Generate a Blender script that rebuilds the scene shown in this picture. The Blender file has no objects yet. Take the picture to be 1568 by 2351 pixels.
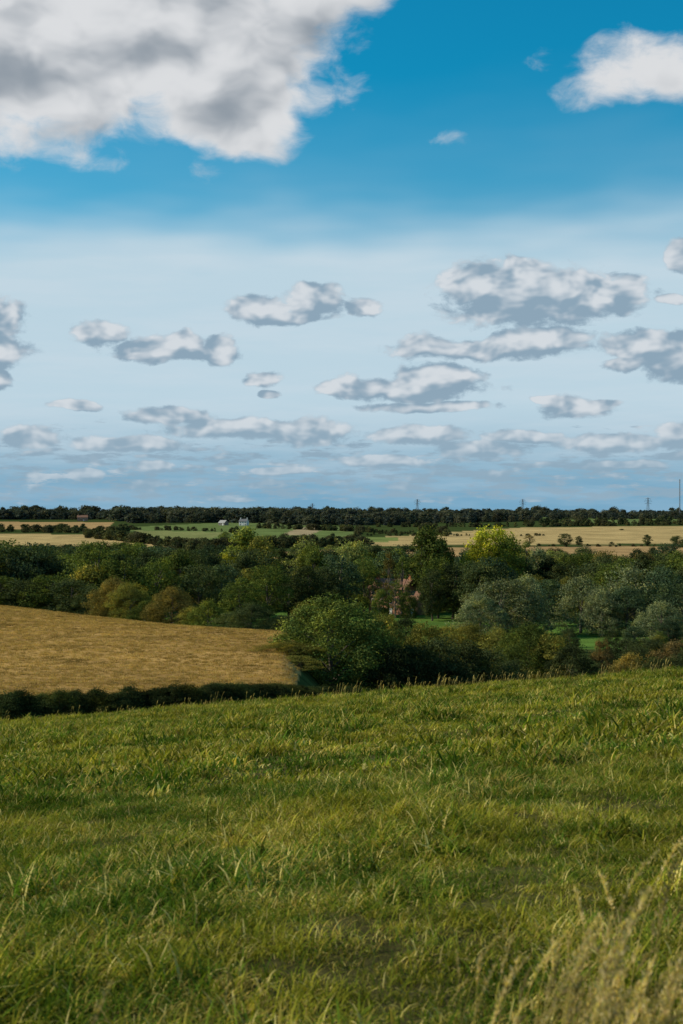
import bpy, math, random
import numpy as np
from mathutils import Vector, Matrix
R = np.random.default_rng(7); random.seed(7)
Z0 = 30.0
scene = bpy.context.scene
scene.view_settings.view_transform='Standard'; scene.view_settings.look='None'
scene.view_settings.exposure=0; scene.view_settings.gamma=1
SUN_AZ = math.radians(-84); SUN_EL = math.radians(32)   # azimuth measured from +Y toward +X

# ------------------------------------------------------------------ terrain
def ss(a,b,x):
    t=np.clip((x-a)/(b-a),0,1); return t*t*(3-2*t)
LT=np.linspace(math.log(20),math.log(16000),3000)
common=[(700,28.5),(900,25),(1100,18.5),(1300,12),(1500,9),(1800,5),(2500,0.5),(3000,1.5),(5000,25),(9000,30),(16000,30)]
fgp=lambda b:[(d,1.15+.107*d-.077*b*d) for d in (20,40,60)]
PB=np.array([-.24,-.045,.01,.24])
PR=[fgp(-.24)+[(76,11.6),(88,13.5),(100,13.8),(120,14.1),(160,14.3),(200,14.6),(240,15.1),(270,18),(320,23),(400,27),(500,29)]+common,
    fgp(-.045)+[(76,10.4),(88,12.8),(100,13.6),(120,14.6),(160,15.4),(195,15.9),(225,19),(280,25),(350,28),(500,30)]+common,
    fgp(.01)+[(80,10.9),(100,14.3),(130,18.7),(163,22.6),(220,26.5),(300,29),(500,30)]+common,
    fgp(.24)+[(80,9.5),(100,13),(163,21.5),(220,26),(300,28),(500,30)]+common]
TAB=[]
for p in PR:
    p=np.array(p); t=np.interp(LT,np.log(p[:,0]),p[:,1])
    k=np.exp(-np.linspace(-2.5,2.5,61)**2/2); k/=k.sum()
    tp=np.pad(t,30,mode='reflect',reflect_type='odd'); TAB.append(np.convolve(tp,k,'valid'))
TAB=np.array(TAB)
def drop(x,y):
    x=np.asarray(x,float); y=np.asarray(y,float)
    r=np.hypot(x,y); f=np.maximum(y,0.5*r); f=np.maximum(f,.01)
    b=np.clip(x/f,-.24,.24)
    lf=np.clip(np.log(np.maximum(f,20)),LT[0],LT[-1])
    vals=[np.interp(lf,LT,TAB[i]) for i in range(4)]
    out=np.zeros_like(f)
    for i in range(3):
        m=(b>=PB[i])&(b<=PB[i+1]); t=(b-PB[i])/(PB[i+1]-PB[i]); t=t*t*(3-2*t) if i==1 else t
        out=np.where(m,vals[i]*(1-t)+vals[i+1]*t,out)
    pl=1.15+.107*np.clip(y,-60,80)-.077*np.clip(x,-60,60)+.4*np.exp(-np.abs(y)/3.)
    w=ss(48,60,f); out=pl*(1-w)+out*w
    out+=.05*np.sin(x*.9+y*.35)*np.sin(y*.7-x*.2)*(1-ss(40,60,f))+.02*np.sin(x*3.1+1)*np.sin(y*2.7)*(1-ss(30,50,f))
    out+=ss(110,160,f)*(1-ss(700,900,f))*.35*np.sin(x*.06+y*.03)
    out+=ss(800,1400,f)*(1.8*np.sin(x*.006+1.0+y*.001)+1.0*np.sin(x*.013+y*.004))*(.5+.5*ss(1200,2600,f))
    return out
def gz(x,y): return Z0-drop(x,y)
def gz1(x,y): return float(gz(np.array([x]),np.array([y]))[0])

def attr_mesh(name,verts,faces):
    m=bpy.data.meshes.new(name); m.from_pydata(verts,[],faces); m.update(); return m
def link(o): scene.collection.objects.link(o); return o

def mat_new(name):
    m=bpy.data.materials.new(name); m.use_nodes=True; nt=m.node_tree; nt.nodes.clear(); return m,nt
class NB:
    def __init__(s,nt): s.nt=nt
    def n(s,t,**k):
        x=s.nt.nodes.new(t)
        for a,b in k.items(): setattr(x,a,b)
        return x
    def setin(s,sock,v):
        if hasattr(v,'is_output') or isinstance(v,bpy.types.NodeSocket): s.nt.links.new(v,sock)
        elif v is not None: sock.default_value=v
    def math(s,op,a,b=None,c=None,clamp=False):
        x=s.n('ShaderNodeMath',operation=op); x.use_clamp=clamp
        for i,v in enumerate((a,b,c)):
            if v is not None: s.setin(x.inputs[i],v)
        return x.outputs[0]
    def vm(s,op,a,b=None,c=None):
        x=s.n('ShaderNodeVectorMath',operation=op)
        for i,v in enumerate((a,b,c)):
            if v is not None: s.setin(x.inputs[i],v)
        return x.outputs['Value'] if op in('LENGTH','DOT_PRODUCT') else x.outputs[0]
    def mix(s,f,a,b,bt='MIX'):
        x=s.n('ShaderNodeMix',data_type='RGBA',blend_type=bt); 
        s.setin(x.inputs[0],f); s.setin(x.inputs[6],a); s.setin(x.inputs[7],b); return x.outputs[2]
    def mixf(s,f,a,b):
        x=s.n('ShaderNodeMix',data_type='FLOAT'); s.setin(x.inputs[0],f); s.setin(x.inputs[2],a); s.setin(x.inputs[3],b); return x.outputs[0]
    def noise(s,vec,scale,detail=4,rough=.55,dist=0):
        x=s.n('ShaderNodeTexNoise'); s.setin(x.inputs['Vector'],vec); x.inputs['Scale'].default_value=scale
        x.inputs['Detail'].default_value=detail; x.inputs['Roughness'].default_value=rough; x.inputs['Distortion'].default_value=dist
        return x.outputs[0]
    def sstep(s,v,a,b,c=0.,d=1.):
        x=s.n('ShaderNodeMapRange',interpolation_type='SMOOTHSTEP'); s.setin(x.inputs[0],v)
        x.inputs[1].default_value=a; x.inputs[2].default_value=b; x.inputs[3].default_value=c; x.inputs[4].default_value=d; return x.outputs[0]
    def lin(s,v,a,b,c=0.,d=1.):
        x=s.n('ShaderNodeMapRange'); s.setin(x.inputs[0],v)
        x.inputs[1].default_value=a; x.inputs[2].default_value=b; x.inputs[3].default_value=c; x.inputs[4].default_value=d; return x.outputs[0]
def C(r,g,b): return (r,g,b,1)

# terrain mesh: rings about the viewpoint hill
az=np.concatenate([np.linspace(-math.pi,math.radians(-18),70,endpoint=False),np.linspace(math.radians(-18),math.radians(18),560,endpoint=False),np.linspace(math.radians(18),math.pi,70,endpoint=False)])
rr=np.exp(np.linspace(math.log(.8),math.log(15500),560))
A,RR=np.meshgrid(az,rr); X=RR*np.sin(A); Y=RR*np.cos(A); Zt=gz(X,Y)
na,nr=len(az),len(rr)
V=np.stack([X.ravel(),Y.ravel(),Zt.ravel()],1); V=np.vstack([V,[[0,0,gz1(0,.01)]]])
i=np.arange(nr-1)[:,None]*na; j=np.arange(na)[None,:]; j2=(j+1)%na
F=np.stack([(i+j).ravel(),(i+j2).ravel(),(i+na+j2).ravel(),(i+na+j).ravel()],1)
cen=len(V)-1
m=bpy.data.meshes.new('ground'); m.from_pydata(V.tolist(),[],F[:,::-1].tolist()+[[cen,(k+1)%na,k] for k in range(na)])
m.polygons.foreach_set('use_smooth',[True]*len(m.polygons))
def inpoly(px,py,poly):
    c=np.zeros(px.shape,bool); n=len(poly)
    for k in range(n):
        x1,y1=poly[k]; x2,y2=poly[(k+1)%n]
        cond=((y1>py)!=(y2>py)); xi=(x2-x1)*(py-y1)/((y2-y1) if y2!=y1 else 1e-9)+x1
        c^=cond&(px<xi)
    return c
vx,vy=V[:,0],V[:,1]; f=np.maximum(vy,.5*np.hypot(vx,vy)); bb=vx/np.maximum(f,.01)*1000
col=np.tile(np.array([.045,.065,.02]),(len(V),1)); rough=np.zeros(len(V))
GOLD=(.36,.215,.072); FG=(.43,.305,.135); FGREEN=(.125,.165,.055); FBROWN=(.24,.15,.085); MEAD=(.085,.15,.03)
def paint(poly,c):
    mk=inpoly(bb,f,poly); col[mk]=c
col[f<92]=(.080,.074,.026)
paint([(-900,300),(900,300),(900,640),(-900,640)],MEAD)
paint([(-900,100),(-300,100),(-34,112),(-28,150),(-26,196),(-130,224),(-240,246),(-900,250)],GOLD)
# far side of the valley: fields
paint([(-110,760),(420,700),(420,960),(180,1010),(-20,960),(-110,900)],(.38,.24,.11))
paint([(10,1010),(200,1040),(900,1050),(900,1420),(130,1380),(60,1190),(10,1130)],FG)
paint([(-900,960),(-130,960),(-100,1130),(-180,1215),(-900,1230)],FG)
paint([(-900,1330),(-165,1330),(-160,1700),(-900,1950)],(.38,.24,.11))
paint([(-155,1130),(-40,1060),(10,1150),(15,1330),(-60,1700),(-150,1420)],FGREEN)
paint([(-150,1150),(-95,1110),(-78,1240),(-145,1300)],(.20,.21,.08))
paint([(-42,1190),(-22,1180),(-5,1420),(-22,1430)],(.35,.27,.16))
paint([(0,1060),(40,1080),(40,1140),(0,1150)],(.16,.2,.06))
paint([(140,1480),(900,1480),(900,1950),(170,1800)],FGREEN)
paint([(30,1700),(75,1700),(80,2150),(25,2150)],FBROWN)
paint([(85,1750),(160,1900),(170,2150),(85,2050)],FGREEN)
paint([(-240,780),(-190,790),(-190,850),(-240,850)],FGREEN)
ca=m.color_attributes.new('fieldcol','FLOAT_COLOR','POINT')
ca.data.foreach_set('color',np.hstack([col,np.ones((len(V),1))]).astype(np.float32).ravel())
mt,nt=mat_new('field_ground'); N=NB(nt)
at=N.n('ShaderNodeAttribute',attribute_name='fieldcol'); pos=N.n('ShaderNodeNewGeometry').outputs['Position']
n1=N.noise(pos,1.7,6,.7); n2=N.noise(pos,.045,4,.6)
sx=N.vm('MULTIPLY',pos,(.03,.45,.1)); n3=N.noise(sx,1.,5,.6)
k=N.math('MULTIPLY',N.lin(n1,.3,.7,.62,1.32),N.lin(n2,.3,.7,.75,1.22)); k=N.math('MULTIPLY',k,N.lin(n3,.3,.7,.72,1.28))
cc=N.vm('SCALE',at.outputs['Color']); nt.links.new(k,cc.node.inputs['Scale'])
bs=N.n('ShaderNodeBsdfDiffuse'); nt.links.new(cc,bs.inputs[0])
bp=N.n('ShaderNodeBump'); bp.inputs['Distance'].default_value=.15; bp.inputs['Strength'].default_value=.7; nt.links.new(n1,bp.inputs['Height']); nt.links.new(bp.outputs[0],bs.inputs['Normal'])
o=N.n('ShaderNodeOutputMaterial'); nt.links.new(bs.outputs[0],o.inputs[0])
m.materials.append(mt); link(bpy.data.objects.new('ground',m))

# ------------------------------------------------------------------ foliage materials
def leaf_mat(name,trans=.22,var=.5,fixed=None):
    mt,nt=mat_new(name); N=NB(nt)
    oi=N.n('ShaderNodeObjectInfo'); g=N.n('ShaderNodeNewGeometry')
    ocol=oi.outputs['Color'] if fixed is None else (*fixed,1)
    nz=N.noise(g.outputs['Position'],.35,2,.6)
    k=N.math('MULTIPLY',N.lin(g.outputs['Random Per Island'],0,1,1-var,1+var),N.lin(nz,.3,.7,.7,1.35))
    k=N.math('MULTIPLY',k,N.lin(oi.outputs['Random'],0,1,.7,1.4))
    if fixed is None:
        wv=N.vm('MULTIPLY',ocol,(1.6,1.25,.7))
    else: wv=(fixed[0]*1.6,fixed[1]*1.25,fixed[2]*.7,1)
    warm=N.mix(N.sstep(nz,.48,.72,0,.8),ocol,wv)
    cv=N.n('ShaderNodeVectorMath',operation='SCALE'); nt.links.new(warm,cv.inputs[0]); nt.links.new(k,cv.inputs['Scale'])
    d=N.n('ShaderNodeBsdfDiffuse'); t=N.n('ShaderNodeBsdfTranslucent'); nt.links.new(cv.outputs[0],d.inputs[0])
    tc=N.vm('MULTIPLY',cv.outputs[0],(1.3,1.4,.6)); nt.links.new(tc,t.inputs[0])
    mx=N.n('ShaderNodeMixShader'); mx.inputs[0].default_value=trans; nt.links.new(d.outputs[0],mx.inputs[1]); nt.links.new(t.outputs[0],mx.inputs[2])
    o=N.n('ShaderNodeOutputMaterial'); nt.links.new(mx.outputs[0],o.inputs[0]); return mt
LEAF=leaf_mat('leaves')
def plain(name,c,rough=.8,ns=3.,amt=.25):
    mt,nt=mat_new(name); N=NB(nt); tc=N.n('ShaderNodeTexCoord').outputs['Object']
    nz=N.noise(tc,ns,5,.6); k=N.lin(nz,.3,.7,1-amt,1+amt)
    cv=N.n('ShaderNodeVectorMath',operation='SCALE'); cv.inputs[0].default_value=c; nt.links.new(k,cv.inputs['Scale'])
    p=N.n('ShaderNodeBsdfPrincipled'); p.inputs['Roughness'].default_value=rough; nt.links.new(cv.outputs[0],p.inputs[0])
    o=N.n('ShaderNodeOutputMaterial'); nt.links.new(p.outputs[0],o.inputs[0]); return mt
BARK=plain('bark',(.09,.07,.05))

# ------------------------------------------------------------------ tree meshes
def tube(p0,p1,r0,r1,n=6):
    p0=np.array(p0,float); p1=np.array(p1,float); d=p1-p0; d/=np.linalg.norm(d)+1e-9
    a=np.cross(d,[0,1,.1]); a/=np.linalg.norm(a)+1e-9; c=np.cross(d,a)
    vs=[]; 
    for p,r in((p0,r0),(p1,r1)):
        for k in range(n):
            t=2*math.pi*k/n; vs.append(p+r*(a*math.cos(t)+c*math.sin(t)))
    return vs,[[k,(k+1)%n,n+(k+1)%n,n+k] for k in range(n)]
def tree_mesh(name,seed,H=15.,W=12.,base=.12,nclump=80,per=120,leaf=.5,shape='round',clr=.17,shell=.45,trunk=True):
    r=np.random.default_rng(seed)
    cz0=H*base; ch=H-cz0
    cs=[]
    phs=r.uniform(0,6.28,6)
    for _ in range(nclump):
        u=r.uniform(0,1); th=r.uniform(0,2*math.pi)
        if shape=='round': prof=math.sqrt(max(0,1-(2*u-1)**2))**.8*(1.0 if u<.5 else 1.)
        elif shape=='oak': prof=(math.sin(math.pi*min(1,u**.75)))**.6
        elif shape=='tall': prof=(math.sin(math.pi*u**.8))**.75
        elif shape=='dome': prof=math.sqrt(max(0,1-u**2.2))
        elif shape=='cone': prof=(1-u)*.95+.04
        lob=1+.16*math.sin(2*th+phs[0]+3*u)+.12*math.sin(3*th+phs[1]-4*u)+.08*math.sin(5*th+phs[2]+6*u)
        rad=W/2*(1-clr*.9)*prof*lob*(shell+(1-shell)*r.uniform(0,1)**.5)
        z=cz0+ch*(.04+.9*u)*(1+.05*math.sin(th*2+phs[3]))
        cs.append((rad*math.cos(th),rad*math.sin(th),z,W*clr*r.uniform(.5,1.2)))
    cs=np.array(cs)
    n=nclump*per
    ci=np.repeat(np.arange(nclump),per)
    dv=r.normal(size=(n,3)); dv/=np.linalg.norm(dv,axis=1)[:,None]; dv[:,2]=np.where(dv[:,2]<-.2,dv[:,2]*.5,dv[:,2])
    rad=cs[ci,3]*(.45+.65*r.uniform(0,1,n)**.6)
    P=cs[ci,:3]+dv*rad[:,None]*np.array([1,1,.75]); P[:,2]=np.maximum(P[:,2],.05)
    nrm=dv*.9+r.normal(size=(n,3))*.55+np.array([0,0,.25]); nrm/=np.linalg.norm(nrm,axis=1)[:,None]
    a=np.cross(nrm,r.normal(size=(n,3))); a/=np.linalg.norm(a,axis=1)[:,None]; bq=np.cross(nrm,a)
    s=(leaf*r.uniform(.5,1.2,n))[:,None]*.5
    q=np.stack([P+a*s,P+bq*s*.6,P-a*s,P-bq*s*.6],1).reshape(-1,3)
    verts=q.tolist(); faces=np.arange(4*n).reshape(-1,4).tolist(); nl=len(faces)
    if trunk:
        def add(vf):
            o=len(verts); verts.extend([list(map(float,v)) for v in vf[0]]); faces.extend([[o+k for k in fc] for fc in vf[1]])
        tr=.022*H+.05; bend=r.normal(size=2)*.03*H
        pts=[(0,0,-.8),(bend[0]*.3,bend[1]*.3,H*.25),(bend[0],bend[1],H*.55),(bend[0]*1.2,bend[1]*1.2,H*.85)]; rs=[tr*1.25,tr*.85,tr*.5,tr*.12]
        for k in range(3): add(tube(pts[k],pts[k+1],rs[k],rs[k+1],8))
        for c in cs[r.permutation(nclump)[:16]]:
            t=min(.8,max(.15,(c[2]/H-.2))); z=H*t; st=(bend[0]*t,bend[1]*t,z*.9)
            mid=((st[0]+c[0])*.5,(st[1]+c[1])*.5,(z*.9+c[2])*.5+.03*H)
            add(tube(st,mid,tr*.4,tr*.22,5)); add(tube(mid,c[:3],tr*.22,tr*.06,5))
    me=bpy.data.meshes.new(name); me.from_pydata(verts,[],faces)
    me.materials.append(LEAF); me.materials.append(BARK)
    mi=np.zeros(len(faces),np.int32); mi[nl:]=1; me.polygons.foreach_set('material_index',mi); me.update()
    return me
TM={}
for s in range(3): TM['round%d'%s]=tree_mesh('round_crown',10+s,15,13,.10,85,130,.5,'round')
for s in range(2): TM['tall%d'%s]=tree_mesh('tall_crown',20+s,15,9,.12,85,130,.46,'tall',clr=.2)
for s in range(2): TM['dome%d'%s]=tree_mesh('dome_crown',30+s,10,11,.0,80,130,.42,'dome',clr=.16)
for s in range(2): TM['willow%d'%s]=tree_mesh('willow_crown',40+s,12,13,.02,130,120,.36,'dome',clr=.13,shell=.6)
TM['thin0']=tree_mesh('thin_crown',50,15,8,.2,60,55,.4,'tall',clr=.16)
TM['thin1']=tree_mesh('thin_crown',51,15,9,.2,60,50,.4,'round',clr=.14)
TM['cone0']=tree_mesh('conifer_crown',60,15,6,.05,90,80,.4,'cone',clr=.2)
for s in range(2): TM['near%d'%s]=tree_mesh('near_crown',70+s,12.5,14,.0,170,250,.27,'oak',clr=.125,shell=.5)
for s in range(2): TM['bush%d'%s]=tree_mesh('bush_crown',80+s,6,8,.0,80,200,.22,'dome',clr=.14,shell=.4)
DIM={'roun':(15,13),'tall':(15,9),'dome':(10,11),'will':(12,13),'thin':(15,8.5),'cone':(15,6),'near':(12.5,14),'bush':(6,8)}

# palettes (albedo)
P={'dk':(.052,.066,.028),'gr':(.088,.112,.028),'bl':(.052,.078,.042),'ol':(.155,.145,.034),'yg':(.28,.28,.03),'pg':(.22,.235,.075),
   'wi':(.155,.175,.09),'br':(.165,.130,.038),'rd':(.12,.090,.038),'lg':(.18,.205,.042)}
def tree(b,d,top,wid,kind,pal,name,tall=None):
    """b: bearing (mrad right of north), d: distance m, top: elevation of crown top seen from hilltop (mrad), wid: crown width m"""
    x=b/1000*d; y=d; z=gz1(x,y); h=(Z0+top/1000*d)-z
    h=max(h,1.2); H,W=DIM[kind[:4]]
    o=bpy.data.objects.new(name,TM[kind]); link(o)
    o.location=(x,y,z-.1); o.scale=(wid/W,wid/W,h/H); o.rotation_euler=(0,0,random.uniform(0,6.28))
    c=P[pal]; o.color=(c[0],c[1],c[2],1); return o
T=[
# near clump
(-6,163,-57,15.5,'near0','gr','oak_tree'),(-36,158,-88,8,'near1','ol','oak_tree'),(20,168,-76,9,'near1','gr','oak_tree'),(-30,152,-101,6,'bush0','ol','hawthorn_bush'),
(34,160,-92,9,'bush0','dk','hawthorn_bush'),(52,162,-91,10,'bush1','dk','hawthorn_bush'),(70,165,-88,10,'bush0','dk','hawthorn_bush'),
(88,168,-90,10,'bush1','dk','hawthorn_bush'),(104,172,-95,9,'bush0','dk','hawthorn_bush'),(118,176,-102,8,'bush1','dk','hawthorn_bush'),
(60,220,-77,11,'bush1','ol','hawthorn_bush'),(92,240,-76,11,'near1','ol','hawthorn_tree'),(110,232,-80,10,'bush0','ol','hawthorn_bush'),
(130,225,-76,11,'near0','gr','hawthorn_tree'),(148,222,-84,9,'bush1','ol','hawthorn_bush'),(163,215,-92,9,'bush0','dk','hawthorn_bush'),
(183,222,-87,4.6,'bush1','rd','hawthorn_bush'),(200,245,-87,9,'bush0','dk','hawthorn_bush'),(216,232,-86,10,'near1','dk','hawthorn_tree'),(236,225,-88,10,'bush1','rd','hawthorn_bush'),
(204,210,-97,7,'bush0','br','hawthorn_bush'),(222,205,-100,7,'bush1','dk','hawthorn_bush'),(245,212,-95,10,'bush0','dk','hawthorn_bush'),
(-25,255,-62,10,'bush0','ol','hawthorn_bush'),(-38,245,-70,9,'bush1','dk','hawthorn_bush'),(-10,262,-62,9,'bush1','ol','hawthorn_bush'),
(45,275,-72,10,'bush0','dk','hawthorn_bush'),(30,262,-70,10,'bush1','ol','hawthorn_bush'),(75,285,-78,10,'bush0','ol','hawthorn_bush'),
# hedgerow trees behind stubble field
(-64,235,-61,8,'near1','dk','oak_tree'),(-78,243,-68,8,'bush1','dk','hawthorn_bush'),(-94,250,-60,8,'bush0','lg','hazel_bush'),(-106,256,-64,7,'bush1','ol','hazel_bush'),
(-120,262,-50,11,'near0','br','field_maple_tree'),(-136,266,-60,8,'bush0','gr','hazel_bush'),(-148,272,-47,9,'near1','ol','field_maple_tree'),(-160,276,-43,10,'near0','br','field_maple_tree'),
(-176,282,-50,10,'bush0','dk','hawthorn_bush'),(-190,286,-44,12,'round0','dk','oak_tree'),(-206,290,-42,12,'round1','gr','oak_tree'),(-222,292,-45,12,'round2','dk','oak_tree'),(-240,296,-42,13,'round0','gr','oak_tree'),(-256,296,-42,13,'round1','dk','oak_tree'),
(-50,260,-72,8,'bush0','dk','hawthorn_bush'),
# valley wood, left
(-235,350,-36,16,'round2','dk','oak_tree'),(-212,370,-37,15,'round0','gr','oak_tree'),(-190,380,-36,16,'round1','dk','oak_tree'),(-168,370,-34,15,'round2','gr','oak_tree'),
(-150,420,-21,13,'round0','gr','ash_tree'),(-138,400,-26,12,'tall0','dk','ash_tree'),(-128,380,-30,13,'round1','gr','oak_tree'),(-113,410,-26,13,'tall1','gr','ash_tree'),(-100,380,-35,15,'round2','dk','oak_tree'),
(-84,400,-34,15,'round0','bl','oak_tree'),(-70,370,-44,12,'round1','gr','oak_tree'),(-52,380,-35,13,'round2','gr','oak_tree'),(-37,395,-41,13,'round0','dk','oak_tree'),(-24,400,-36,12,'round1','dk','oak_tree'),
(-66,470,-9,17,'tall0','lg','lime_tree'),(-56,465,-15,12,'round2','ol','lime_tree'),(-78,465,-25,9,'round0','yg','cherry_tree'),(-26,480,-15,13,'thin1','pg','birch_tree'),(-22,476,-20,11,'round0','lg','birch_tree'),
(5,485,-17,15,'thin1','pg','birch_tree'),(10,482,-20,13,'dome0','pg','willow_tree'),(-3,430,-28,16,'round1','bl','horse_chestnut_tree'),(-12,425,-36,12,'round0','dk','oak_tree'),(-18,450,-24,11,'tall1','gr','beech_tree'),
(16,440,-31,11,'round2','gr','beech_tree'),(33,424,-24,7,'thin0','br','larch_tree'),(43,428,-27,7,'thin0','gr','larch_tree'),(27,420,-52,6,'dome0','gr','holly_bush'),(48,418,-56,6,'dome1','gr','holly_bush'),(38,416,-45,5,'thin1','gr','apple_tree'),
(60,440,-9,16,'tall1','gr','lime_tree'),(66,446,-13,13,'round2','gr','lime_tree'),(55,452,-24,9,'tall0','bl','lime_tree'),(68,415,-29,12,'round0','gr','beech_tree'),(64,405,-38,9,'round1','dk','beech_tree'),(78,412,-34,12,'round1','dk','beech_tree'),
(106,445,-7,19,'round0','yg','lime_tree'),(98,440,-16,13,'round1','yg','lime_tree'),(116,442,-15,13,'round2','lg','lime_tree'),(92,420,-32,12,'round2','dk','oak_tree'),
(130,470,-17,10,'thin0','pg','poplar_tree'),(138,470,-22,12,'round0','wi','willow_tree'),(150,480,-25,13,'round1','pg','willow_tree'),(162,470,-27,13,'round2','gr','oak_tree'),(158,430,-33,13,'round0','dk','oak_tree'),
(175,465,-27,13,'round1','gr','oak_tree'),(186,460,-25,12,'round2','br','beech_tree'),(182,440,-34,12,'round0','ol','beech_tree'),(198,465,-28,12,'round0','dk','oak_tree'),(212,470,-27,13,'round1','rd','beech_tree'),(226,470,-28,13,'round2','dk','oak_tree'),(240,460,-30,13,'round0','gr','oak_tree'),(255,450,-30,13,'round1','gr','oak_tree'),
(112,345,-43,20,'willow0','wi','willow_tree'),(98,335,-55,13,'willow1','wi','willow_tree'),(130,350,-42,13,'willow1','wi','willow_tree'),(146,380,-45,12,'round2','bl','oak_tree'),
(168,355,-43,14,'willow1','wi','willow_tree'),(183,345,-50,11,'willow0','wi','willow_tree'),(208,355,-34,20,'willow0','wi','willow_tree'),(226,350,-36,16,'willow1','bl','willow_tree'),(200,345,-50,12,'willow1','bl','willow_tree'),(240,330,-45,15,'willow0','bl','willow_tree'),(224,318,-60,12,'willow1','wi','willow_tree'),(258,340,-40,15,'willow1','wi','willow_tree'),
# hedge trees on far fields
(132,1010,-13,12,'thin0','br','ash_tree'),(157,1000,-12,10,'round0','dk','ash_tree'),(167,1010,-14,6,'round1','dk','hawthorn_tree'),(190,1030,-18,4,'dome0','dk','hawthorn_bush'),(215,1010,-13,7,'tall0','dk','ash_tree'),(197,1280,-9,5,'tall0','dk','ash_tree'),
(236,1000,-14,12,'dome1','dk','hawthorn_bush'),(244,990,-14,12,'dome0','dk','hawthorn_bush'),
(-152,860,-18,11,'round2','dk','oak_tree'),(-197,1300,-5,12,'round0','dk','oak_tree'),(-201,840,-24,12,'round1','dk','oak_tree'),(-224,830,-25,13,'round2','dk','oak_tree'),(-188,1290,-9,8,'dome0','dk','hawthorn_bush'),(-233,1300,-9,11,'dome1','dk','hawthorn_bush'),(-172,1200,-12,16,'thin1','ol','ash_tree'),(-163,1190,-12,13,'dome0','ol','hawthorn_bush'),
(10,820,-27,14,'dome0','lg','willow_tree'),(-8,830,-20,12,'thin0','pg','poplar_tree'),(-82,1020,-11,11,'round1','gr','oak_tree'),(-52,1010,-13,9,'thin1','gr','ash_tree'),(-40,1000,-12,9,'round2','dk','oak_tree'),
]
for t in T: tree(*t)

# ------------------------------------------------------------------ instancing helper
def src_collection(name,items):
    c=bpy.data.collections.new(name)
    for k,(me,colr) in enumerate(items):
        if colr is not None:
            me=me.copy(); me.materials[0]=leaf_mat('%s_leaves_%d'%(name,k),fixed=colr)
        o=bpy.data.objects.new('%s_src_%02d'%(name,k),me); c.objects.link(o)
    return c
def scatter(name,pts,rot,scl,idx,coll):
    me=bpy.data.meshes.new(name); me.from_pydata(np.asarray(pts).tolist(),[],[])
    a=me.attributes.new('rot','FLOAT_VECTOR','POINT'); a.data.foreach_set('vector',np.asarray(rot,np.float32).ravel())
    a=me.attributes.new('scl','FLOAT_VECTOR','POINT'); a.data.foreach_set('vector',np.asarray(scl,np.float32).ravel())
    a=me.attributes.new('idx','INT','POINT'); a.data.foreach_set('value',np.asarray(idx,np.int32))
    ob=link(bpy.data.objects.new(name,me))
    ng=bpy.data.node_groups.new(name+'_instances','GeometryNodeTree')
    ng.interface.new_socket('Geometry',in_out='INPUT',socket_type='NodeSocketGeometry'); ng.interface.new_socket('Geometry',in_out='OUTPUT',socket_type='NodeSocketGeometry')
    n=ng.nodes; L=ng.links
    gi=n.new('NodeGroupInput'); go=n.new('NodeGroupOutput'); ip=n.new('GeometryNodeInstanceOnPoints'); ci=n.new('GeometryNodeCollectionInfo')
    ci.inputs['Collection'].default_value=coll; ci.inputs['Separate Children'].default_value=True; ci.inputs['Reset Children'].default_value=True
    def na(nm,t):
        x=n.new('GeometryNodeInputNamedAttribute'); x.data_type=t; x.inputs[0].default_value=nm; return [s for s in x.outputs if s.enabled and s.name=='Attribute'][0]
    L.new(gi.outputs[0],ip.inputs['Points']); L.new(ci.outputs[0],ip.inputs['Instance']); ip.inputs['Pick Instance'].default_value=True
    L.new(na('idx','INT'),ip.inputs['Instance Index']); L.new(na('scl','FLOAT_VECTOR'),ip.inputs['Scale'])
    r2=n.new('FunctionNodeEulerToRotation'); L.new(na('rot','FLOAT_VECTOR'),r2.inputs[0]); L.new(r2.outputs[0],ip.inputs['Rotation'])
    L.new(ip.outputs[0],go.inputs[0])
    md=ob.modifiers.new('instances','NODES'); md.node_group=ng
    return ob

# distant woods & hedges (light templates)
FT=[tree_mesh('far_crown',90+s,10,[11,9,13,8][s],.0,34,34,1.5,['round','tall','dome','round'][s],clr=.24,shell=.4,trunk=False) for s in range(4)]
FT.append(tree_mesh('far_conifer',95,12,5,.0,30,30,1.1,'cone',clr=.26,trunk=False))
far_haze_c=[(.050,.062,.054),(.060,.072,.054),(.070,.074,.052),(.046,.058,.056),(.038,.050,.048)]  # distance haze put into the leaf colours: paler, bluer greens
FARC=src_collection('far_tree',list(zip(FT,far_haze_c)))
far2=[(.07,.075,.036),(.055,.07,.034),(.06,.06,.034),(.08,.09,.04),(.04,.05,.03)]
FAR2=src_collection('hedge_plant',list(zip(FT,far2)))
def mass(name,bands,coll,con=.04):
    pts=[];sc=[];ix=[]
    for (b0,b1,d0,d1,n,h0,h1) in bands:
        b=R.uniform(b0,b1,n)/1000; 
        t=(b*1000-b0)/(b1-b0+1e-9)
        d0a=d0[0]*(1-t)+d0[1]*t if isinstance(d0,tuple) else d0
        d=d0a+R.uniform(0,1,n)*d1
        x=b*d; z=gz(x,d); h=R.uniform(h0,h1,n)
        pts.append(np.stack([x,d,z-.3],1)); s=h/10; w=s*R.uniform(.8,1.4,n); sc.append(np.stack([w,w,s],1))
        i=R.integers(0,4,n); i=np.where(R.uniform(0,1,n)<con,4,i); ix.append(i)
    pts=np.vstack(pts); sc=np.vstack(sc); ix=np.concatenate(ix); rot=np.zeros_like(pts); rot[:,2]=R.uniform(0,6.28,len(pts))
    return scatter(name,pts,rot,sc,ix,coll)
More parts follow.
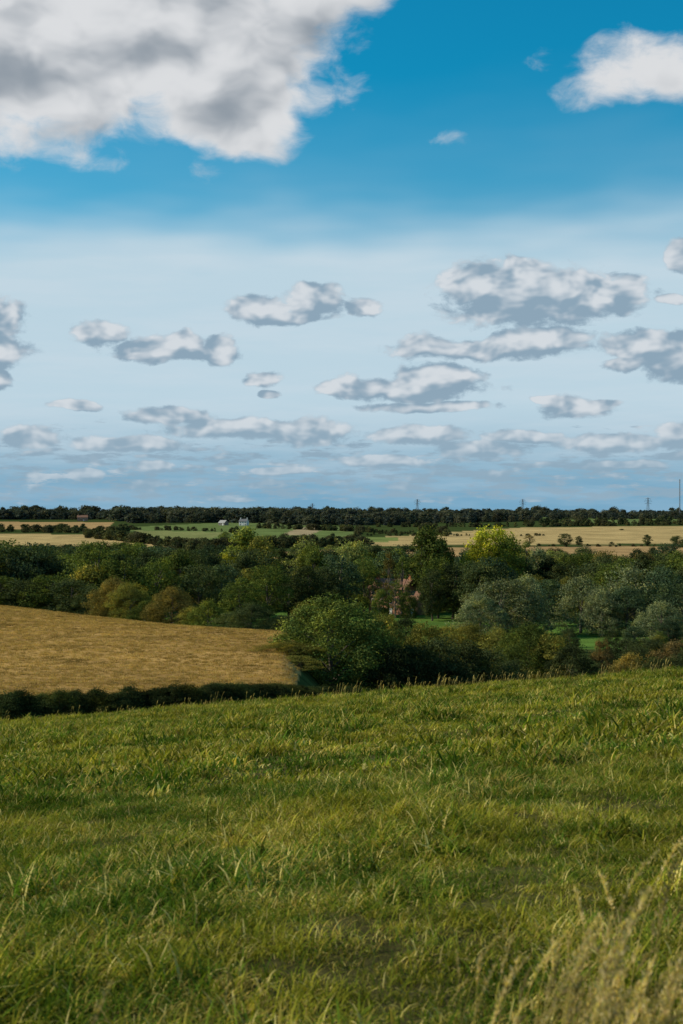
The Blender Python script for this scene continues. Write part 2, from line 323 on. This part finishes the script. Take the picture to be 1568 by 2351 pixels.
mass('distant_woodland',[
 (-420,420,2350,350,650,5,12),(-420,420,2750,300,500,7,16),(-420,-100,2600,100,60,16,21),(-420,420,2700,300,60,14,20),
 (-160,10,(1750,1500),330,650,9,16),(-150,-90,1620,150,100,8,13),(10,130,(1500,1650),300,360,6,12),(-260,-150,1950,120,140,8,14),
 (130,420,(1640,1900),140,190,5,9),(85,420,(1960,2000),120,220,6,10),(-40,40,1480,130,120,7,11)],FARC,.06)
mass('hedgerow',[
 (-420,-150,1240,45,150,4,7),(-180,-95,(1150,930),30,90,4,8),(-420,-120,880,35,190,4,7),(-100,20,(960,1010),40,110,4,8),
 (-60,20,(1340,1230),25,60,3,6),(20,420,1400,22,180,2.5,5),(150,420,(1410,1440),25,110,4,7),(130,420,(1440,1470),30,100,4,8),
 (0,150,1165,10,40,1.5,2.5),(120,420,1000,10,90,1,2.2),(-300,-110,680,60,150,5,9),(-110,130,690,40,110,4,7),(130,420,680,50,120,3,6),
 (55,75,(1250,1150),60,15,4,7),(10,60,1180,60,30,2,4),(-150,-70,(1320,1245),12,34,2,4.5),(-78,-72,1130,120,8,3,6)],FAR2,.02)
mass('valley_woodland',[(-420,-60,(330,430),170,200,8,13),(-60,45,510,110,70,7,12),(60,420,500,110,140,7,12),(-420,-150,300,60,80,8,12),(85,330,400,50,50,8,12),(130,330,(280,290),30,14,2,4)],
 src_collection('valley_tree',[(TM['round0'],P['dk']),(TM['round1'],P['gr']),(TM['tall0'],P['dk']),(TM['dome0'],P['ol']),(TM['round2'],P['bl'])]),.15)
def hedge_line(name,path,coll,step):
    pts=[];sc=[];ix=[]
    for (b0,d0,e0),(b1,d1,e1) in zip(path[:-1],path[1:]):
        L=math.hypot((b1*d1-b0*d0)/1000,d1-d0); n=max(2,int(L/step))
        for k in range(n):
            t=(k+random.random())/n; d=d0+(d1-d0)*t+random.uniform(-.6,.6); b=b0+(b1-b0)*t; e=e0+(e1-e0)*t
            x=b*d/1000; z=gz1(x,d); h=max(.8,Z0+e/1000*d-z)*random.uniform(.85,1.12)
            pts.append((x,d,z-.1)); w=random.uniform(.38,.5); sc.append((w,w,h/6)); ix.append(random.choice([0,1]))
    rot=np.zeros((len(pts),3)); rot[:,2]=R.uniform(0,6.28,len(pts))
    return scatter(name,pts,rot,sc,ix,coll)
hedge_line('hedge',[(-420,92,-125),(-240,92,-125),(-160,94,-122),(-100,98,-119),(-50,106,-118),(-12,118,-121),(20,128,-123)],src_collection('hedge_bush',[(TM['bush0'],(.045,.060,.022)),(TM['bush1'],(.036,.045,.018))]),.5)

# ------------------------------------------------------------------ grass
def grass_mat(name,cols,trans=.35,patch=.35):
    mt,nt=mat_new(name); N=NB(nt); g=N.n('ShaderNodeNewGeometry'); oi=N.n('ShaderNodeObjectInfo'); pos=g.outputs['Position']
    a=N.noise(pos,patch,4,.7); b=N.noise(N.vm('ADD',pos,(31,7,3)),patch*3.2,3,.6); r=g.outputs['Random Per Island']
    c=N.mix(N.sstep(N.math('ADD',a,N.math('MULTIPLY',N.math('SUBTRACT',r,.5),.2)),.40,.56),C(*cols[0]),C(*cols[1]))
    c=N.mix(N.sstep(N.math('ADD',b,N.math('MULTIPLY',N.math('SUBTRACT',r,.5),.5)),.48,.70),c,C(*cols[2]))
    c=N.mix(N.sstep(r,.80,.88,0,.9),c,C(*cols[3]))
    k=N.math('MULTIPLY',N.lin(oi.outputs['Random'],0,1,.55,1.4),N.lin(b,.3,.7,.55,1.4))
    cv=N.n('ShaderNodeVectorMath',operation='SCALE'); nt.links.new(c,cv.inputs[0]); nt.links.new(k,cv.inputs['Scale'])
    d=N.n('ShaderNodeBsdfDiffuse'); t=N.n('ShaderNodeBsdfTranslucent')
    nt.links.new(cv.outputs[0],d.inputs[0]); nt.links.new(N.vm('MULTIPLY',cv.outputs[0],(1.3,1.4,.5)),t.inputs[0])
    mx=N.n('ShaderNodeMixShader'); mx.inputs[0].default_value=trans; nt.links.new(d.outputs[0],mx.inputs[1]); nt.links.new(t.outputs[0],mx.inputs[2])
    o=N.n('ShaderNodeOutputMaterial'); nt.links.new(mx.outputs[0],o.inputs[0]); return mt
GM=grass_mat('meadow_grass',[(.080,.140,.016),(.27,.255,.028),(.34,.25,.065),(.54,.45,.16)],.27)
SM=grass_mat('straw',[(.36,.225,.07),(.44,.28,.095),(.30,.18,.06),(.48,.35,.15)],.25,.05)
def tuft(name,seed,n,rad,hmin,hmax,wid,mat,lean=(.3,1.6),seg=3,droop=.7):
    r=np.random.default_rng(seed); vs=[];fs=[]
    for _ in range(n):
        a=r.uniform(0,6.28); q=rad*math.sqrt(r.uniform()); p=np.array([q*math.cos(a),q*math.sin(a),-.01])
        ha=r.uniform(0,6.28); ln=r.uniform(*lean); h=r.uniform(hmin,hmax); w=wid*r.uniform(.6,1.2)
        dirx=np.array([math.cos(ha),math.sin(ha),0]); side=np.array([-math.sin(ha),math.cos(ha),0])
        tw=r.uniform(-.8,.8); side=side*math.cos(tw)+dirx*math.sin(tw)
        o=len(vs); an=ln*.4
        for s in range(seg+1):
            ww=w*(1-(s/seg)**1.6)*.5+.0002
            if s<seg: vs.append(p-side*ww); vs.append(p+side*ww)
            else: vs.append(p.copy())
            an=ln*.4+(ln*1.0+droop)*(s/seg)
            p=p+(dirx*math.sin(an)+np.array([0,0,1])*math.cos(an))*h/seg
            p[2]=max(p[2],.004)
        for s in range(seg-1): fs.append([o+2*s,o+2*s+1,o+2*s+3,o+2*s+2])
        fs.append([o+2*seg-2,o+2*seg-1,o+2*seg])
    me=bpy.data.meshes.new(name); me.from_pydata([list(map(float,v)) for v in vs],[],fs); me.materials.append(mat); return me
NT=src_collection('grass_tuft',[(tuft('grass',s,48,.13,.045,.13,.0065,GM,seg=4),None) for s in range(6)]+[(tuft('grass',8,50,.08,.10,.20,.008,GM,seg=4,lean=(.2,1.2)),None)])
FTF=src_collection('grass_clump',[(tuft('grass',20+s,44,.24,.05,.14,.020,GM),None) for s in range(5)]+[(tuft('grass',28,50,.16,.12,.24,.020,GM,lean=(.2,1.1)),None)])
def field_pts(b0,b1,d0,d1,dens):
    n=int(dens*(b1-b0)*.5*(d1*d1-d0*d0)); b=R.uniform(b0,b1,n); d=np.sqrt(R.uniform(d0*d0,d1*d1,n)); return b*d,d
def clumpn(x,y):
    a=.5+.5*np.sin(x*1.9+1.3*np.sin(y*.8))*np.sin(y*1.3+x*.4+np.sin(x*2.3)); b_=.5+.5*np.sin(x*.7-y*.45+1.1*np.sin(x*.5)); c=.5+.5*np.sin(x*4.1+2*np.sin(y*2.2))*np.sin(y*3.7+1.5*np.sin(x*1.7))
    return (a+b_+1.4*c)/3.4
def do_grass(name,x,y,coll,nk,tallk,smin,smax):
    cl=clumpn(x,y); keep=R.uniform(0,1,len(x))<(.35+1.1*cl); x=x[keep]; y=y[keep]; cl=cl[keep]
    n=len(x); z=gz(x,y); rot=np.zeros((n,3)); rot[:,2]=R.uniform(0,6.28,n); rot[:,0]=R.uniform(-.15,.15,n)
    s=R.uniform(smin,smax,n)*(.4+1.2*cl); sc=np.stack([s*1.1,s*1.1,s],1)
    idx=R.integers(0,nk,n); idx=np.where((R.uniform(0,1,n)<.18)&(cl>.56),tallk,idx)
    scatter(name,np.stack([x,y,z],1),rot,sc,idx,coll)
x,y=field_pts(-.36,.36,1.2,15,120); do_grass('meadow_grass',x,y,NT,6,6,.65,1.4)
x,y=field_pts(-.33,.33,14,76,21); do_grass('meadow_grass',x,y,FTF,5,5,.6,1.4)
ST=src_collection('straw_tuft',[(tuft('straw',40+s,26,.35,.12,.28,.03,SM,lean=(.1,.9)),None) for s in range(4)])
x,y=field_pts(-.34,-.02,99,250,2.8); mk=inpoly(x/y*1000,y,[(-900,100),(-300,100),(-36,114),(-30,150),(-28,194),(-130,222),(-240,244),(-900,248)]); x=x[mk];y=y[mk]
n=len(x); rot=np.zeros((n,3)); rot[:,2]=R.uniform(0,6.28,n); s=R.uniform(.6,1.2,n); scatter('stubble',np.stack([x,y,gz(x,y)],1),rot,np.stack([s,s,s],1),R.integers(0,4,n),ST)

# tall dry seed-head grasses
DRY=grass_mat('dry_grass',[(.60,.47,.24),(.52,.40,.19),(.46,.33,.16),(.64,.53,.31)],.4,.8)
def stalk_mesh(name,seed,n,rad,h0,h1,w,headw,mat=DRY):
    r=np.random.default_rng(seed); vs=[];fs=[]
    def ribbon(pts,ws,side):
        o=len(vs)
        for p,q in zip(pts,ws): vs.append(list(map(float,p-side*q))); vs.append(list(map(float,p+side*q)))
        for k in range(len(pts)-1): fs.append([o+2*k,o+2*k+1,o+2*k+3,o+2*k+2])
    for _ in range(n):
        a=r.uniform(0,6.28); q=rad*math.sqrt(r.uniform()); p=np.array([q*math.cos(a),q*math.sin(a),0.]); h=r.uniform(h0,h1)
        ha=r.normal()*.6; ln=r.uniform(.15,.6); dr=np.array([math.cos(ha),math.sin(ha),0.])
        pts=[];S=9
        for s in range(S+1):
            pts.append(p.copy()); an=ln*(s/S)*1.0+.9*ln*(s/S)**4; p=p+(dr*math.sin(an)+np.array([0,0,1.])*math.cos(an))*h/S
        for sd in (np.array([1.,0,0]),np.array([0,1.,0])): ribbon(pts,[w*.5*(1-.5*k/S) for k in range(S+1)],sd)
        for k in range(64):
            t=r.uniform(.74,1.0); i0=min(S-1,int(t*S)); ft=t*S-i0; c=pts[i0]*(1-ft)+pts[i0+1]*ft
            env=math.sin(math.pi*min(1,max(.02,(t-.72)/.29)))**.6
            dv=r.normal(size=3); dv/=np.linalg.norm(dv); dv[2]=abs(dv[2])+.8; dv/=np.linalg.norm(dv)
            L=headw*r.uniform(.8,1.6); e=c+dv*L*env+r.normal(size=3)*headw*.15*env; sd=np.cross(dv,r.normal(size=3)); sd/=np.linalg.norm(sd)+1e-9
            o=len(vs); mid=(c+e)/2; ww=headw*.18
            for v in (c,mid+sd*ww,e,mid-sd*ww): vs.append(list(map(float,v)))
            fs.append([o,o+1,o+2,o+3])
    me=bpy.data.meshes.new(name); me.from_pydata(vs,[],fs); me.materials.append(mat); return me
SK=src_collection('seed_grass',[(stalk_mesh('seed_grass',60+s,3,.10,.42,.72,.003,.0155),None) for s in range(6)])
SKF=src_collection('seed_grass_far',[(stalk_mesh('seed_grass',70+s,3,.25,.35,.7,.009,.022),None) for s in range(4)])
pts=[(-.10,2.7,1.15),(-.30,2.6,.95),(-.20,2.8,1.0),(.30,2.8,.95),(.25,2.6,1.),(.36,2.6,1.1),(.40,2.9,1.1),(.60,3.0,1.4),(.57,3.1,1.3),(-.66,2.7,1.),(-.6,3.0,1.0)]
rs_=np.random.default_rng(5)
for k in range(95):
    bx_=rs_.uniform(.07,.34); dd=rs_.uniform(2.5,4.4); pts.append((bx_*dd,dd,rs_.uniform(.66,1.0)*(1+max(0,(bx_-.12))*1.8)))
pts=np.array(pts); x,y=pts[:,0],pts[:,1]; rot=np.zeros((len(x),3)); rot[:,2]=R.uniform(-.6,.6,len(x))
scatter('seed_grass',np.stack([x,y,gz(x,y)],1),rot,np.repeat(pts[:,2:3],3,1),R.integers(0,6,len(x)),SK)
x1,y1=field_pts(-.33,.33,50,74,.2); x2,y2=field_pts(-.33,.33,18,50,.04); x3,y3=field_pts(-.02,.16,58,66,.9)
x=np.concatenate([x1,x2,x3]);y=np.concatenate([y1,y2,y3]); n=len(x); rot=np.zeros((n,3)); rot[:,2]=R.uniform(-1,1,n); s=R.uniform(.4,1.1,n)*np.where(y<50,.6,1)
scatter('seed_grass',np.stack([x,y,gz(x,y)],1),rot,np.stack([s,s,s],1),R.integers(0,4,n),SKF)

# ------------------------------------------------------------------ buildings
BRICK,ntb=mat_new('red_brick'); N=NB(ntb); bt=N.n('ShaderNodeTexBrick'); bt.inputs['Scale'].default_value=4; bt.inputs[1].default_value=C(.46,.17,.075); bt.inputs[2].default_value=C(.37,.13,.06); bt.inputs[3].default_value=C(.38,.19,.11)
ntb.links.new(N.n('ShaderNodeTexCoord').outputs['Object'],bt.inputs[0]); pb=N.n('ShaderNodeBsdfPrincipled'); pb.inputs['Roughness'].default_value=.9; ntb.links.new(bt.outputs[0],pb.inputs[0]); ntb.links.new(pb.outputs[0],N.n('ShaderNodeOutputMaterial').inputs[0])
WHITE=plain('white_render',(.62,.60,.56)); SLATE=plain('slate_roof',(.12,.12,.13)); TILE=plain('clay_tile',(.20,.095,.055)); GLASS=plain('window_glass',(.03,.035,.04),.15); TIMB=plain('white_paint',(.7,.7,.67)); WOODM=plain('weathered_boards',(.16,.14,.12)); STEEL=plain('galvanised_steel',(.16,.17,.18),.6)
def bx(name,c,s,mat,parent):
    x,y,z=[k/2 for k in s]; vs=[(a*x,b*y,d*z) for a in(-1,1) for b in(-1,1) for d in(-1,1)]
    me=attr_mesh(name,vs,[(0,1,3,2),(4,6,7,5),(0,4,5,1),(2,3,7,6),(0,2,6,4),(1,5,7,3)]); me.materials.append(mat)
    o=link(bpy.data.objects.new(name,me)); o.location=c; o.parent=parent; return o
def house(name,b,d,w,dp,h,rh,wall,roof,rot=0,storeys=2,cols=4,chim=True):
    x=b/1000*d; e=bpy.data.objects.new(name,None); link(e); e.location=(x,d,gz1(x,d)-.2); e.rotation_euler=(0,0,rot)
    me=attr_mesh('walls',[(-w/2,-dp/2,0),(w/2,-dp/2,0),(w/2,dp/2,0),(-w/2,dp/2,0),(-w/2,-dp/2,h),(w/2,-dp/2,h),(w/2,dp/2,h),(-w/2,dp/2,h),(-w/2,0,h+rh),(w/2,0,h+rh)],
      [(0,1,5,4),(2,3,7,6),(1,2,6,9,5),(3,0,4,8,7)]); me.materials.append(wall); o=link(bpy.data.objects.new('walls',me)); o.parent=e
    ov=.35; t=.18; sl=rh/(dp/2); ye=dp/2+ov; ze=h-sl*ov
    vs=[];fs=[]
    for sg in(-1,1):
        o0=len(vs); vs+=[(-w/2-ov,sg*ye,ze+.02),(w/2+ov,sg*ye,ze+.02),(w/2+ov,0,h+rh+.02),(-w/2-ov,0,h+rh+.02),(-w/2-ov,sg*ye,ze+t),(w/2+ov,sg*ye,ze+t),(w/2+ov,0,h+rh+t),(-w/2-ov,0,h+rh+t)]
        fs+=[[o0+k for k in q] for q in((0,1,2,3),(4,5,6,7),(0,1,5,4),(0,3,7,4),(1,2,6,5))]
    me=attr_mesh('roof',vs,fs); me.materials.append(roof); o=link(bpy.data.objects.new('roof',me)); o.parent=e
    sh=h/storeys; k=0
    for s in range(storeys):
        for c in range(cols):
            wx=-w/2+w*(c+.5)/cols; zc=sh*(s+.55); k+=1
            if s==0 and c==cols//2: bx('door',(wx,-dp/2-.03,1.1),(1.0,.08,2.1),TIMB,e); continue
            bx('window_frame_%d'%k,(wx,-dp/2-.03,zc),(1.0,.08,1.3),TIMB,e); bx('window_%d'%k,(wx,-dp/2-.075,zc),(.86,.03,1.16),GLASS,e)
    if chim:
        for sx in(-1,1): bx('chimney',(sx*(w/2-.7),0,h+rh+.5),(.8,.8,2.0),BRICK if wall!=WHITE else WHITE,e)
    return e
house('brick_house',37,440,13,9,8.0,2.8,BRICK,TILE,-.6,3,4)
house('brick_house',50,434,7,6,5.0,2.2,BRICK,TILE,-.6,2,2,False)
house('white_house',-68.6,1480,8.5,7,4.4,2.4,WHITE,SLATE,-.3,2,3)
house('barn',-83,1490,8,7,2.8,2.6,WOODM,plain('pale_roof',(.3,.29,.28)),-.6,1,2,False)
house('brick_house',-182,1800,13,8,4.8,2.6,BRICK,TILE,.1,2,4)
# pylons
def beams(segs,r):
    vs=[];fs=[]
    for p,q in segs:
        v,f_=tube(p,q,r,r,4); o=len(vs); vs+=[list(map(float,a)) for a in v]; fs+=[[o+k for k in q2] for q2 in f_]
    return vs,fs
def pylon(b,d,h):
    S=[];lv=[0,.25,.45,.6,.7,.78,.86,.94,1.0]; wd=[.13,.095,.07,.05,.042,.036,.03,.024,.008]
    for k in range(len(lv)-1):
        z0,z1=lv[k]*h,lv[k+1]*h; a,c=wd[k]*h,wd[k+1]*h
        for sx,sy in((1,1),(1,-1),(-1,1),(-1,-1)):
            S.append(((sx*a,sy*a,z0),(sx*c,sy*c,z1))); S.append(((sx*a,sy*a,z0),(-sx*c,sy*c,z1)))
        S.append(((-c,-c,z1),(c,-c,z1)))
    for z,L in((.70,.17),(.82,.21),(.93,.15)):
        for sx in(-1,1):
            S.append(((0,0,z*h),(sx*L*h,0,z*h))); S.append(((0,0,(z+.045)*h),(sx*L*h,0,z*h))); S.append(((sx*L*h,0,z*h),(sx*L*h,0,(z-.05)*h)))
    v,f_=beams(S,.15); me=attr_mesh('pylon',v,f_); me.materials.append(STEEL); o=link(bpy.data.objects.new('electricity_pylon',me)); x=b/1000*d; o.location=(x,d,gz1(x,d)); o.rotation_euler=(0,0,.2)
for b,t in((-20.5,9),(53.3,12),(127.4,12),(215.5,13)):
    d=2700; x=b/1000*d; pylon(b,d,Z0+t/1000*d-gz1(x,d))
d=2750;x=.2378*d; hh=Z0+.026*d-gz1(x,d)
S=[((sx*.8,sy*.8,0),(sx*.5,sy*.5,hh)) for sx in(-1,1) for sy in(-1,1)]
for k in range(30):
    a=k/30*hh; c=(k+1)/30*hh
    S+=[((-.7,-.7,a),(.7,-.7,c)),((.7,-.7,a),(.7,.7,c))]
v,f_=beams(S,.22); me=attr_mesh('mast',v,f_); me.materials.append(STEEL); o=link(bpy.data.objects.new('radio_mast',me)); o.location=(x,d,gz1(x,d))

# ------------------------------------------------------------------ sky
W=bpy.data.worlds.new('World'); scene.world=W; W.use_nodes=True; nt=W.node_tree; nt.nodes.clear(); N=NB(nt)
dirv=N.n('ShaderNodeTexCoord').outputs['Generated']; sp=N.n('ShaderNodeSeparateXYZ'); nt.links.new(dirv,sp.inputs[0])
dx,dy,dz=sp.outputs
U=N.math('MULTIPLY',N.math('ARCTAN2',dx,dy),10.); hz=N.math('SQRT',N.math('ADD',N.math('MULTIPLY',dx,dx),N.math('MULTIPLY',dy,dy)))
Vv=N.math('MINIMUM',N.math('MULTIPLY',N.math('DIVIDE',dz,N.math('MAXIMUM',hz,.05)),10.),60.)
cx=N.n('ShaderNodeCombineXYZ'); nt.links.new(U,cx.inputs[0]); nt.links.new(Vv,cx.inputs[1]); PV=cx.outputs[0]
# clouds catalogue: (azimuth, elevation, half-width, half-height, thinness)
cl=[(60,150,430,240,0),(420,40,400,170,0),(700,-40,210,105,0),(510,215,235,140,0),(585,290,135,85,0),
(1500,175,230,100,.6),(1380,225,190,80,.85),(1240,150,90,60,1.0),(790,200,110,150,1.02),(240,385,200,60,.98),(480,400,90,60,.95),(1040,325,110,60,1.12),
(590,708,80,36,0),(720,690,85,42,0),(830,706,50,26,.2),(650,728,120,17,0),(1240,690,235,72,0),(1110,655,105,62,.1),(1190,640,90,50,0),(1380,685,115,55,0),
(1130,803,235,28,0),(970,793,68,32,0),(1240,788,115,38,0),(400,812,150,25,0),(330,800,72,32,0),(425,795,55,36,0),(503,802,52,36,0),(235,770,85,30,.35),
(0,745,88,50,0),(-20,815,110,50,0),(0,880,45,28,.2),(930,892,195,33,0),(1000,875,120,45,0),(800,890,72,30,0),(980,934,160,13,0),(1480,802,130,36,0),(1550,840,100,50,0),(1425,843,58,17,0),(1555,600,50,40,0),(1540,700,55,14,.2),
(605,868,52,22,.35),(620,905,30,11,.2),(175,933,60,13,.1),(1310,937,90,25,0),(1370,928,60,10,.1),(1240,917,38,10,0),
(390,955,120,22,0),(560,985,190,28,0),(700,992,120,34,0),(300,1022,150,20,0),(85,1008,80,27,0),(960,998,120,26,0),(1110,1033,110,23,0),(1200,1006,105,18,0),(1400,1018,150,24,0),(1540,1005,65,32,0),
(880,1060,120,17,0),(1440,1068,85,13,0),(640,1082,80,11,0),(205,1092,48,19,0),(360,1070,48,16,0)]
hi=N.sstep(Vv,1.75,2.4)
wz=N.n('ShaderNodeTexNoise'); wz.inputs['Scale'].default_value=3.; wz.inputs['Detail'].default_value=1
nt.links.new(PV,wz.inputs['Vector']); wv=N.vm('MULTIPLY',N.vm('SUBTRACT',wz.outputs['Color'],(.5,.5,.5)),(.22,.13,0))
wsc=N.n('ShaderNodeVectorMath',operation='SCALE'); nt.links.new(wv,wsc.inputs[0]); nt.links.new(N.lin(Vv,.2,2.5,.35,1.2),wsc.inputs['Scale'])
PW=N.vm('ADD',PV,wsc.outputs[0])
osc=N.n('ShaderNodeVectorMath',operation='SCALE'); osc.inputs[0].default_value=(-.09,.13,0); nt.links.new(N.lin(Vv,.1,2.6,.25,1.5),osc.inputs['Scale'])
PO=N.vm('ADD',PW,osc.outputs[0])
def shapes(P_):
    cur=None
    for (px,py,rx,ry,th) in cl:
        u=(px-784)/326.5; v=(1185-py)/326.5; rx/=326.5; ry/=326.5
        w=N.vm('MULTIPLY_ADD',P_,(1/rx,1/ry,0),(-u/rx,-v/ry,th)); l=N.vm('LENGTH',w)
        cur=l if cur is None else (N.math('SMOOTH_MIN',cur,l,.3) if rx>.5 else N.math('MINIMUM',cur,l))
    return cur
c0=shapes(PW); c1=shapes(PO)
# outline noise (fine) and soft billow noise for the modelling of light
nA=N.noise(N.vm('MULTIPLY',PW,(1.,1.5,1)),1.4,6,.52); nB=N.noise(N.vm('MULTIPLY',PW,(1.,1.6,1)),4.8,6,.62)
b0=N.mixf(hi,nB,N.math('ADD',nA,N.math('MULTIPLY',N.math('SUBTRACT',nB,.5),.36)))
def soft(P_):
    a=N.noise(N.vm('MULTIPLY',P_,(1.,1.5,1)),1.7,3,.5); b=N.noise(N.vm('MULTIPLY',P_,(1.,1.5,1)),5.2,2,.5); return N.mixf(hi,b,a)
s0=soft(PW); s1=soft(PO)
D0=N.math('ADD',N.math('ADD',N.math('MULTIPLY',N.math('SUBTRACT',1.,c0),N.mixf(hi,1.5,1.9)),N.mixf(hi,.14,.08)),N.math('MULTIPLY',N.math('SUBTRACT',b0,.5),2.2))
hb=N.noise(N.vm('MULTIPLY',PV,(1.2,6.,1)),2.6,5,.64)
win=N.math('MULTIPLY',N.sstep(Vv,.02,.14),N.sstep(Vv,.3,.95,1,0))
Dh=N.math('SUBTRACT',N.math('MULTIPLY',N.math('SUBTRACT',hb,.43),3.4),N.math('MULTIPLY',N.math('SUBTRACT',1.,win),1.1))
den=N.math('ADD',N.math('MAXIMUM',dz,0.),.12); inv=N.math('DIVIDE',1.,den); pv=N.n('ShaderNodeVectorMath',operation='SCALE'); nt.links.new(dirv,pv.inputs[0]); nt.links.new(inv,pv.inputs['Scale'])
ng_=N.noise(pv.outputs[0],1.1,3,.6); outm=N.math('MAXIMUM',N.sstep(N.math('ABSOLUTE',U),2.7,3.4),N.sstep(Vv,3.9,4.6))
Dg=N.math('SUBTRACT',N.math('MULTIPLY',N.math('SUBTRACT',ng_,.53),5.),N.math('MULTIPLY',N.math('SUBTRACT',1.,outm),6.))
D=N.math('MAXIMUM',D0,N.math('MAXIMUM',Dg,Dh))
alpha=N.mixf(hi,N.sstep(D,-.02,.50),N.sstep(D,-.08,.80))
alpha=N.math('MULTIPLY',alpha,N.mixf(hi,N.lin(Vv,.1,.9,.72,.93),.98))
gd=N.math('MINIMUM',N.math('MAXIMUM',N.math('SUBTRACT',c1,c0),-.4),.4); nd=N.math('SUBTRACT',s0,s1)
fine=N.math('MULTIPLY',N.math('SUBTRACT',nB,.5),N.mixf(hi,.50,.35))
lt_lo=N.math('ADD',N.math('ADD',N.math('MULTIPLY',gd,.70),N.math('MULTIPLY',nd,2.2)),fine)
lt_lo=N.math('MULTIPLY',N.sstep(lt_lo,-.30,.72),N.sstep(D,.0,.5,.5,1.))
lt_hi=N.math('ADD',N.math('ADD',N.math('MULTIPLY',gd,.5),N.math('MULTIPLY',nd,1.7)),N.math('ADD',fine,N.math('MULTIPLY',N.math('SUBTRACT',1.35,N.math('MINIMUM',D,2.1)),.34)))
lt_hi=N.sstep(lt_hi,-.68,.46)
shade_lo=N.mix(lt_lo,C(.245,.355,.455),C(.66,.70,.74)); shade_hi=N.mix(lt_hi,C(.29,.33,.375),C(.72,.73,.745))
ccol=N.mix(hi,shade_lo,shade_hi)
ccol=N.mix(N.sstep(Vv,.05,.8,.40,0),ccol,C(.36,.49,.585))
# clear sky
sk=N.n('ShaderNodeTexSky',sky_type='NISHITA'); sk.sun_disc=False; sk.sun_elevation=SUN_EL; sk.sun_rotation=SUN_AZ%(2*math.pi); sk.altitude=60; sk.dust_density=.6; sk.ozone_density=2.
skc=N.vm('MULTIPLY',sk.outputs[0],(.10*.04,.10*1.0,.10*1.18))
wob=N.noise(N.vm('MULTIPLY',PV,(.35,1.2,1)),1.,3,.6); ve=N.math('ADD',Vv,N.math('MULTIPLY',N.math('SUBTRACT',wob,.5),1.1))
veil=N.math('MULTIPLY',N.sstep(ve,1.5,2.35,1,0),.93); veil=N.math('ADD',veil,N.sstep(ve,1.8,3.2,.2,0))
st=N.noise(N.vm('MULTIPLY',PV,(.5,4.,1)),1.3,4,.6)
vcol=N.mix(N.sstep(Vv,.1,.85),C(.18,.375,.53),C(.50,.655,.75)); vcol=N.mix(N.sstep(st,.35,.7,0,.4),vcol,C(.60,.70,.775))
vcol=N.mix(N.sstep(Vv,.0,.35,.5,0),vcol,C(.17,.38,.56))
base=N.mix(N.math('MINIMUM',veil,1.),skc,vcol)
fin=N.mix(alpha,base,ccol)
bg=N.n('ShaderNodeBackground'); nt.links.new(fin,bg.inputs[0]); bg.inputs[1].default_value=1.0
nt.links.new(bg.outputs[0],N.n('ShaderNodeOutputWorld').inputs[0])
try: W.cycles.sampling_method='NONE'
except Exception as e: print(e)

# ------------------------------------------------------------------ sun, camera
sl=bpy.data.lights.new('sun','SUN'); sl.energy=5.0; sl.angle=math.radians(.5); sl.color=(1,.88,.66)
so=link(bpy.data.objects.new('sun',sl)); sd=Vector((math.sin(SUN_AZ)*math.cos(SUN_EL),math.cos(SUN_AZ)*math.cos(SUN_EL),math.sin(SUN_EL)))
so.rotation_euler=sd.to_track_quat('Z','Y').to_euler(); so.location=(-50,20,120)
cd=bpy.data.cameras.new('camera'); co=link(bpy.data.objects.new('camera',cd)); co.location=(0,0,Z0); co.rotation_euler=(math.radians(90.165),0,0)
cd.sensor_fit='VERTICAL'; cd.sensor_height=36; cd.sensor_width=24; cd.lens=50; cd.clip_end=40000; cd.clip_start=.05
cd.dof.use_dof=True; cd.dof.focus_distance=60; cd.dof.aperture_fstop=5.6
scene.camera=co
print('objects',len(scene.objects))
